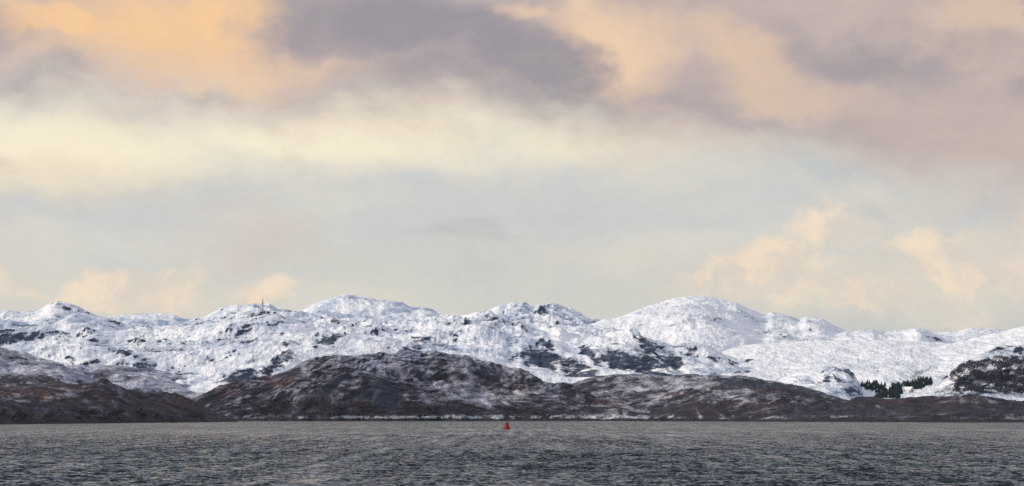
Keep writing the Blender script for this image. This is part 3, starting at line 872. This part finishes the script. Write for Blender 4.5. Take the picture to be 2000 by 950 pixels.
def build_mast():
    p = on('E', 513.5, 612.5, -0.6)
    root = bpy.data.objects.new('radio_mast', None); COL.objects.link(root); root.location = p
    tag(root, 'tall lattice radio mast with dish cluster standing on the snow hill', 'mast')
    k = p.y / F
    Ht = p.z + 0.6
    top = EYE + (YH - 581.5) * k - p.z
    w0, w1 = 0.85, 0.42
    lev = 14
    def corner(i, z):
        w = w0 + (w1 - w0) * min(z / (top * 0.86), 1)
        return Vector(((-w, w, w, -w)[i], (-w, -w, w, w)[i], z))
    zt = top * 0.86
    for i in range(4):
        m = MB(); m.bar(corner(i, 0), corner(i, zt), 0.24, 6, 0.18); m.build('leg', RUSTED, root)
    m = MB()
    for j in range(lev):
        z0, z1 = zt * j / lev, zt * (j + 1) / lev
        for i in range(4):
            i2 = (i + 1) % 4
            m.bar(corner(i, z0), corner(i2, z1), 0.05, 4)
            m.bar(corner(i, z1), corner(i2, z1), 0.05, 4)
    m.build('bracing', RUSTED, root)
    m = MB(); m.bar((0, 0, zt - 1), (0, 0, top), 0.26, 6, 0.18); m.build('top_pole', RUSTED, root)
    m = MB(); m.bar((-1.0, 0, top - 1.0), (1.0, 0, top - 1.0), 0.10, 6); m.build('aerial_bar', RUSTED, root)
    for (dx, dy, z, r) in ((-0.95, -0.6, 0.63, 0.75), (0.9, -0.5, 0.66, 0.6), (-0.8, -0.7, 0.70, 0.5)):
        m = MB(); zc_ = top * z
        n = 16
        for (yy, rr) in ((0, r * 0.3), (-0.15, r), (-0.4, r)):
            pass
        vs_ = []; fs_ = []
        prof = [(0.02, 0.0), (r, -0.22), (r, -0.5), (0.02, -0.56)]
        for (rr, yy) in prof:
            for a in range(n):
                t = 2 * math.pi * a / n
                vs_.append((dx + rr * math.cos(t), dy + yy, zc_ + rr * math.sin(t)))
        for i in range(3):
            for a in range(n):
                fs_.append((i * n + a, i * n + (a + 1) % n, (i + 1) * n + (a + 1) % n, (i + 1) * n + a))
        m.add(vs_, fs_); m.build('dish', STEEL, root, True)
    m = MB(); m.box(-1.6, 1.6, -1.6, 1.6, -0.6, 0.35); m.build('base', HUT, root)

    def hut(px0, px1, key, py, h, label, roofh=0.7, nm='equipment_hut'):
        q = on(key, (px0 + px1) / 2, py, 0.5)
        w = (px1 - px0) * q.y / F / 2
        r = bpy.data.objects.new(nm, None); COL.objects.link(r); r.location = q
        tag(r, label, 'hut')
        m = MB(); m.box(-w, w, -2, 2, -3.0, h); m.build('wall', HUT, r)
        m = MB()
        m.add([(-w - .2, -2.3, h), (w + .2, -2.3, h), (w + .2, 0, h + roofh), (-w - .2, 0, h + roofh), (-w - .2, 2.3, h), (w + .2, 2.3, h)],
              [(0, 1, 2, 3), (3, 2, 5, 4), (0, 3, 4), (1, 5, 2), (0, 4, 5, 1)])
        m.build('roof', HUT, r)
        m = MB(); m.box(-0.45, 0.45, -2.06, -1.99, 0.4, min(h - 0.1, 2.3)); m.build('door', STEEL, r)
    hut(507.5, 512.4, 'E', 613.2, 1.5, 'low dark hut at the left foot of the radio mast', 0.4)
    hut(515, 518.6, 'E', 613.4, 2.2, 'short dark hut just right of the radio mast foot', 0.5)
    hut(520.6, 526.5, 'E', 613.4, 2.2, 'longer dark hut farthest from the mast on its right', 0.5)
    hut(533.5, 538.5, 'E', 612.5, 1.6, 'small separate dark shed right of the mast compound', 0.5, 'shed')
    q = on('C', 537.0, 603.5, -0.5)
    r = bpy.data.objects.new('aerial_pole', None); COL.objects.link(r); r.location = q
    tag(r, 'thin short aerial pole on the skyline right of the mast', 'pole')
    m = MB(); m.bar((0, 0, -0.5), (0, 0, 10.5), 0.24, 6, 0.14); m.build('pole', STEEL, r)
    m = MB(); m.bar((-0.6, 0, 9.6), (0.6, 0, 9.6), 0.09, 5); m.build('crossbar', STEEL, r)


build_mast()


# ---- the white house in the trees
def build_house():
    p = on('K', 1774.5, 766.5, 0.2)
    root = bpy.data.objects.new('white_house', None); COL.objects.link(root)
    root.location = p; root.rotation_euler = (0, 0, math.radians(-38))
    tag(root, 'small white house with snowy gabled roof among the conifers', 'house')
    L, D_, h, r = 4.9, 3.4, 2.9, 5.7
    m = MB()
    m.add([(-L, -D_, -1.5), (L, -D_, -1.5), (L, D_, -1.5), (-L, D_, -1.5), (-L, -D_, h), (L, -D_, h), (L, D_, h), (-L, D_, h)],
          [(0, 1, 5, 4), (2, 3, 7, 6), (0, 3, 2, 1), (4, 5, 6, 7)])
    wl = m.build('wall', HARL, root)
    for sx in (-1, 1):
        m = MB(); x = sx * L
        m.add([(x, -D_, -1.5), (x, D_, -1.5), (x, D_, h), (x, 0, r - 0.1), (x, -D_, h)], [(0, 1, 2, 3, 4) if sx > 0 else (4, 3, 2, 1, 0)])
        g = m.build('gable', HARL_SHADE, root)
        m = MB(); m.box(sx * L - 0.03 + (0.02 * sx), sx * L + 0.03 + (0.02 * sx), -0.45, 0.45, 1.2, 2.3); m.build('window', GLASS, g)
    m = MB(); e = 0.35; tk = 0.3
    for sy in (-1, 1):
        y0 = sy * (D_ + e); z0 = h - e * (r - h) / D_
        m.add([(-L - e, y0, z0), (L + e, y0, z0), (L + e, 0, r), (-L - e, 0, r), (-L - e, y0, z0 + tk), (L + e, y0, z0 + tk), (L + e, 0, r + tk), (-L - e, 0, r + tk)],
              [(0, 1, 2, 3), (4, 5, 6, 7), (0, 1, 5, 4), (1, 2, 6, 5), (3, 0, 4, 7)])
    rf = m.build('roof', ROOFSNOW, root)
    for sx in (-1, 1):
        m = MB(); m.box(sx * (L - 0.6) - 0.35, sx * (L - 0.6) + 0.35, -0.35, 0.35, r - 0.5, r + 0.9); m.build('chimney', HARL, rf)
    for x in (-2.9, 2.7):
        m = MB(); m.box(x - 0.45, x + 0.45, -D_ - 0.04, -D_ + 0.02, 0.9, 2.1); m.build('window', GLASS, wl)
    m = MB(); m.box(-0.55, 0.45, -D_ - 0.05, -D_ + 0.02, 0.0, 2.05); m.build('door', PAINTD, wl)
    m = MB(); m.box(0.6, 3.4, -D_ - 1.9, -D_ - 0.02, -1.5, 1.1)
    m.build('lean_to', HARL, root)
    m = MB(); m.add([(0.5, -D_ - 2.1, 1.1), (3.5, -D_ - 2.1, 1.1), (3.5, -D_ - 0.06, 1.85), (0.5, -D_ - 0.06, 1.85), (0.5, -D_ - 2.1, 1.3), (3.5, -D_ - 2.1, 1.3), (3.5, -D_ - 0.06, 2.05), (0.5, -D_ - 0.06, 2.05)],
                    [(0, 1, 2, 3), (4, 5, 6, 7), (0, 1, 5, 4), (1, 2, 6, 5), (3, 0, 4, 7), (2, 3, 7, 6)])
    m.build('lean_to_roof', ROOFSNOW, root)


build_house()


# ---- conifers
def conifer_proto(seed):
    r = random.Random(seed)
    root = bpy.data.objects.new('conifer', None); COL.objects.link(root)
    m = MB(); m.bar((0, 0, -0.06), (0, 0, 0.5), 0.018, 6, 0.010); m.build('trunk', BARK, root)
    m = MB()
    tiers = 8
    for k in range(tiers):
        f = k / tiers
        z = 0.10 + 0.86 * f ** 0.92
        R = (0.21 * (1 - f) ** 0.8 + 0.018) * r.uniform(0.85, 1.12)
        zt = min(z + 0.26 * (1 - 0.5 * f), 1.0)
        n = 14
        ox, oy = r.uniform(-.012, .012), r.uniform(-.012, .012)
        vs_ = [(ox, oy, zt)]
        for i in range(n):
            a = 2 * math.pi * (i + r.uniform(-.3, .3)) / n
            rr = R * (r.uniform(0.85, 1.15) if i % 2 == 0 else r.uniform(0.45, 0.65))
            vs_.append((rr * math.cos(a), rr * math.sin(a), z + (r.uniform(-.03, .01) if i % 2 == 0 else 0.03)))
        m.add(vs_, [(0, 1 + i, 1 + (i + 1) % n) for i in range(n)])
    m.build('crown', NEEDLE, root)
    return root


protos = [conifer_proto(s_) for s_ in range(4)]
used = [False] * 4


def inside(poly, x, y):
    c = False
    j = len(poly) - 1
    for i in range(len(poly)):
        if (poly[i][1] > y) != (poly[j][1] > y) and x < (poly[j][0] - poly[i][0]) * (y - poly[i][1]) / (poly[j][1] - poly[i][1]) + poly[i][0]:
            c = not c
        j = i
    return c


def plantation(poly, n, mind, hgt, label, group, rr, key='K'):
    xs_ = [q[0] for q in poly]; ys_ = [q[1] for q in poly]
    pts = []
    tries = 0
    while len(pts) < n and tries < 20000:
        tries += 1
        x = rr.uniform(min(xs_), max(xs_)); y = rr.uniform(min(ys_), max(ys_))
        if not inside(poly, x, y): continue
        if any((x - a) ** 2 + ((y - b) * 1.8) ** 2 < mind * mind for a, b in pts): continue
        pts.append((x, y))
        k = rr.randrange(4)
        h = hgt * rr.uniform(0.72, 1.12)
        loc = on((key, 'J', 'L', 'M'), x, y, -0.2)
        sc = (h * rr.uniform(1.05, 1.35), h * rr.uniform(1.05, 1.35), h)
        if not used[k]:
            used[k] = True
            o = protos[k]; o.location = loc; o.scale = sc; o.rotation_euler = (0, 0, rr.uniform(0, 6))
        else:
            o = copy_thing(protos[k], loc, rr.uniform(0, 6), sc)
        tag(o, label, 'tree', group)
    return pts


rr = random.Random(3)
plantation([(1679, 756), (1690, 754), (1728, 758), (1730, 768), (1712, 769), (1694, 764)], 75, 2.0, 7.6,
           'dark conifer in the left block of the plantation near the knoll', 'conifers in the left block', rr)
plantation([(1766, 757), (1779, 752), (1790, 750), (1820, 746), (1821, 754), (1800, 762), (1787, 764), (1782, 759), (1768, 760)], 95, 1.9, 7.8,
           'dark conifer in the right block behind the white house', 'conifers in the right block', rr)
plantation([(1741, 758), (1752, 754), (1762, 757), (1762, 766), (1764, 773), (1756, 781), (1705, 781), (1722, 772), (1740, 768)], 120, 2.2, 7.6,
           'dark conifer in the middle block left of the white house', 'conifers in the middle block', rr)
plantation([(1760, 753), (1775, 749), (1776, 753), (1762, 757)], 14, 1.8, 5.5,
           'small conifer in the thin row above the white house roof', 'conifers above the house', rr)


# ---- bare trees
def twig_tree(seed, n=260):
    r = random.Random(seed)
    trunk = MB(); tw = MB()
    trunk.bar((0, 0, -0.05), (0.01, 0, 0.45), 0.028, 6, 0.018)
    for k in range(7):
        a = r.uniform(0, 6.28); z = r.uniform(0.2, 0.45)
        q = Vector((0.28 * math.cos(a), 0.28 * math.sin(a), z + r.uniform(0.25, 0.45)))
        trunk.bar((0.005, 0, z), q, 0.012, 5, 0.004)
    for k in range(n):
        a = r.uniform(0, 6.28); el = math.acos(r.uniform(-0.55, 1))
        rad = r.uniform(0.35, 1.0) ** 0.5
        R = 0.42 * (1 + 0.22 * math.sin(3 * a + seed) + 0.15 * math.sin(5 * a))
        c = Vector((R * rad * math.sin(el) * math.cos(a), R * rad * math.sin(el) * math.sin(a), 0.60 + 0.40 * rad * math.cos(el)))
        d = (c - Vector((0, 0, 0.35))).normalized() * r.uniform(0.05, 0.11)
        s_ = Vector((r.uniform(-1, 1), r.uniform(-1, 1), r.uniform(-1, 1))).normalized() * r.uniform(0.008, 0.02)
        tw.add([c - s_, c + s_, c + d], [(0, 1, 2)])
    return trunk, tw


def bare_thing(nm, seed, loc, h, label, group, n=260, wid=1.0):
    r = bpy.data.objects.new(nm, None); COL.objects.link(r)
    r.location = loc; r.scale = (h * wid, h * wid, h)
    a, b = twig_tree(seed, n)
    a.build('trunk', BARK, r); b.build('crown', TWIG, r)
    tag(r, label, 'tree' if nm == 'bare_tree' else 'shrub', group)


for i, (x, y, h) in enumerate(((1828, 773, 9.0), (1836, 774, 7.0), (1844, 772, 8.0), (1851, 771, 8.5), (1858, 771, 7.5), (1865, 770, 8.0))):
    bare_thing('bare_tree', 50 + i, on('M', x, y, -0.2), h, ['round bare tree standing alone left of the birch wood', 'second bare tree from the left, beside the lone round tree',
               'third bare tree from the left at the foot of the birch wood', 'fourth bare tree from the left at the foot of the birch wood',
               'fifth bare tree from the left at the foot of the birch wood', 'sixth bare tree from the left, nearest the birch wood'][i], 'bare trees at the wood edge')
for i, (x, y, h) in enumerate(((1783, 742.5, 2.4), (1787, 740, 3.0), (1790.5, 737, 3.6), (1794, 736, 3.4), (1798, 734, 2.8), (1802, 731.5, 3.0), (1806, 729, 2.4), (1809.5, 727, 2.2), (1813, 725.5, 2.2), (1817, 724.0, 2.0), (1829, 723, 1.6))):
    bare_thing('hedge_shrub', 80 + i, on(('K', 'J', 'M'), x, y, -0.2), h * 2.0, 'dark bare shrub in the line climbing the snow right of the conifers', 'shrubs in the climbing line', 300, 1.3)


def scatter(nm, label, key, poly, n, hgt, mat, seed, keep=None, tris=34, wid=1.0, kind='wood', spike=False, cat='woodland'):
    r = np.random.default_rng(seed)
    xs_ = np.array([q[0] for q in poly]); ys_ = np.array([q[1] for q in poly])
    V = []; Fc = 0
    got = 0; tries = 0
    while got < n and tries < n * 12:
        tries += 1
        x = r.uniform(xs_.min(), xs_.max()); y = r.uniform(ys_.min(), ys_.max())
        if not inside(poly, x, y): continue
        if keep is not None and not keep(x, y): continue
        p = hit(key, x, y)
        h = hgt * r.uniform(0.6, 1.25)
        if spike:
            base = r.normal(0, 0.4, (tris, 3)) * h; base[:, 2] = -0.2; base[:, 1] *= 1.5
            tip = base + np.stack([r.normal(0.15, 0.22, tris) * h, r.normal(0, 0.2, tris) * h, r.uniform(0.5, 1.1, tris) * h], -1)
            sd = r.normal(0, 0.10, (tris, 3)) * h; sd[:, 2] = 0
            tri = np.stack([base - sd, base + sd, tip], 1)
        else:
            a = r.uniform(0, 6.283, tris); ce = r.uniform(-0.6, 1, tris); se = np.sqrt(1 - ce ** 2)
            rad = r.uniform(0.3, 1, tris) ** 0.5 * 0.45 * wid
            c = np.stack([rad * se * np.cos(a), rad * se * np.sin(a), 0.55 + 0.42 * rad / 0.45 / wid * ce], -1) * h
            d = (c - np.array([0, 0, 0.35 * h])); d /= np.linalg.norm(d, axis=1)[:, None] + 1e-6
            d *= (r.uniform(0.10, 0.24, tris) * h)[:, None]
            sd = r.normal(0, 0.055, (tris, 3)) * h
            tri = np.stack([c - sd, c + sd, c + d], 1)
        V.append(tri.reshape(-1, 3) + np.array(p))
        got += 1
    V = np.concatenate(V)
    f = np.arange(len(V)).reshape(-1, 3)
    o = link(nm, mesh_np(nm, V, f, mat))
    tag(o, label, cat, kind='stuff')


def gn(x, y, s_, seed):
    return float(gnoise(np.array([x / s_]), np.array([y / s_]), seed)[0])


scatter('birch_wood', 'bare dark birch wood on the hillside at the right edge', 'M',
        [(1845, 742), (1858, 735), (1870, 724), (1885, 716), (1905, 712), (1935, 706), (1960, 704), (2000, 704), (2110, 700), (2110, 775), (1950, 776), (1900, 772), (1862, 772), (1872, 756), (1858, 748)],
        2200, 5.0, TWIG, 5, keep=lambda x, y: gn(x, y * 1.7, 24.0, 5) + 0.9 * gn(x, y * 1.7, 7.0, 6) + (0.12 if y < 752 else -0.05) + 0.25 * (rr.random() - 0.5) > -0.10, tris=40)
scatter('shore_scrub', 'dark leafless scrub along the foot of the central hill', 'R',
        [(430, 800), (520, 786), (700, 790), (860, 795), (1000, 800), (1100, 802), (1100, 816), (700, 818), (450, 818)],
        650, 3.6, SCRUB, 6, keep=lambda x, y: gn(x, y * 1.5, 30.0, 15) > -0.12, tris=30, cat='scrub')
scatter('headland_scrub', 'dark scrub on the lower slope of the near headland', 'Q',
        [(-100, 812), (200, 806), (330, 806), (400, 812), (400, 820), (0, 823), (-100, 823)],
        500, 2.2, SCRUB, 7, keep=lambda x, y: gn(x, y * 1.5, 30.0, 25) > -0.1, tris=26, cat='scrub')
for key, poly, n, lab, sd in (('R', [(640, 818.5), (660, 814.5), (1120, 813.5), (1120, 818)], 520, 'frosted white grass along the far shore below the central hill', 8),
                              ('S', [(1100, 818), (1100, 813.5), (1300, 813.5), (1300, 818)], 220, 'frosted white grass along the shore below the low moor', 9)):
    scatter('frosted_grass', lab, key, poly, n, 1.7, FROST, sd, keep=lambda x, y: gn(x, 3.0, 24.0, 31) + 0.6 * gn(x, y, 7.0, 32) > 0.0, tris=7, spike=True, cat='grass')

# ---- the air over the loch
def build_haze():
    m = bpy.data.materials.new('haze_air'); m.use_nodes = True
    N = NT(m.node_tree); N.n.clear()
    o = N.new('ShaderNodeOutputMaterial')
    v = N.new('ShaderNodeVolumePrincipled')
    v.inputs['Color'].default_value = (0.60, 0.80, 1.0, 1)
    v.inputs['Density'].default_value = 0.7e-5
    v.inputs['Anisotropy'].default_value = 0.0
    N.l.new(v.outputs[0], o.inputs['Volume'])
    q = MB(); q.box(-6500, 6500, -700, 9500, -12, 340)
    ob = q.build('haze', m)
    tag(ob, 'thin cold blue air over the water and hills', 'haze', kind='stuff')


build_haze()
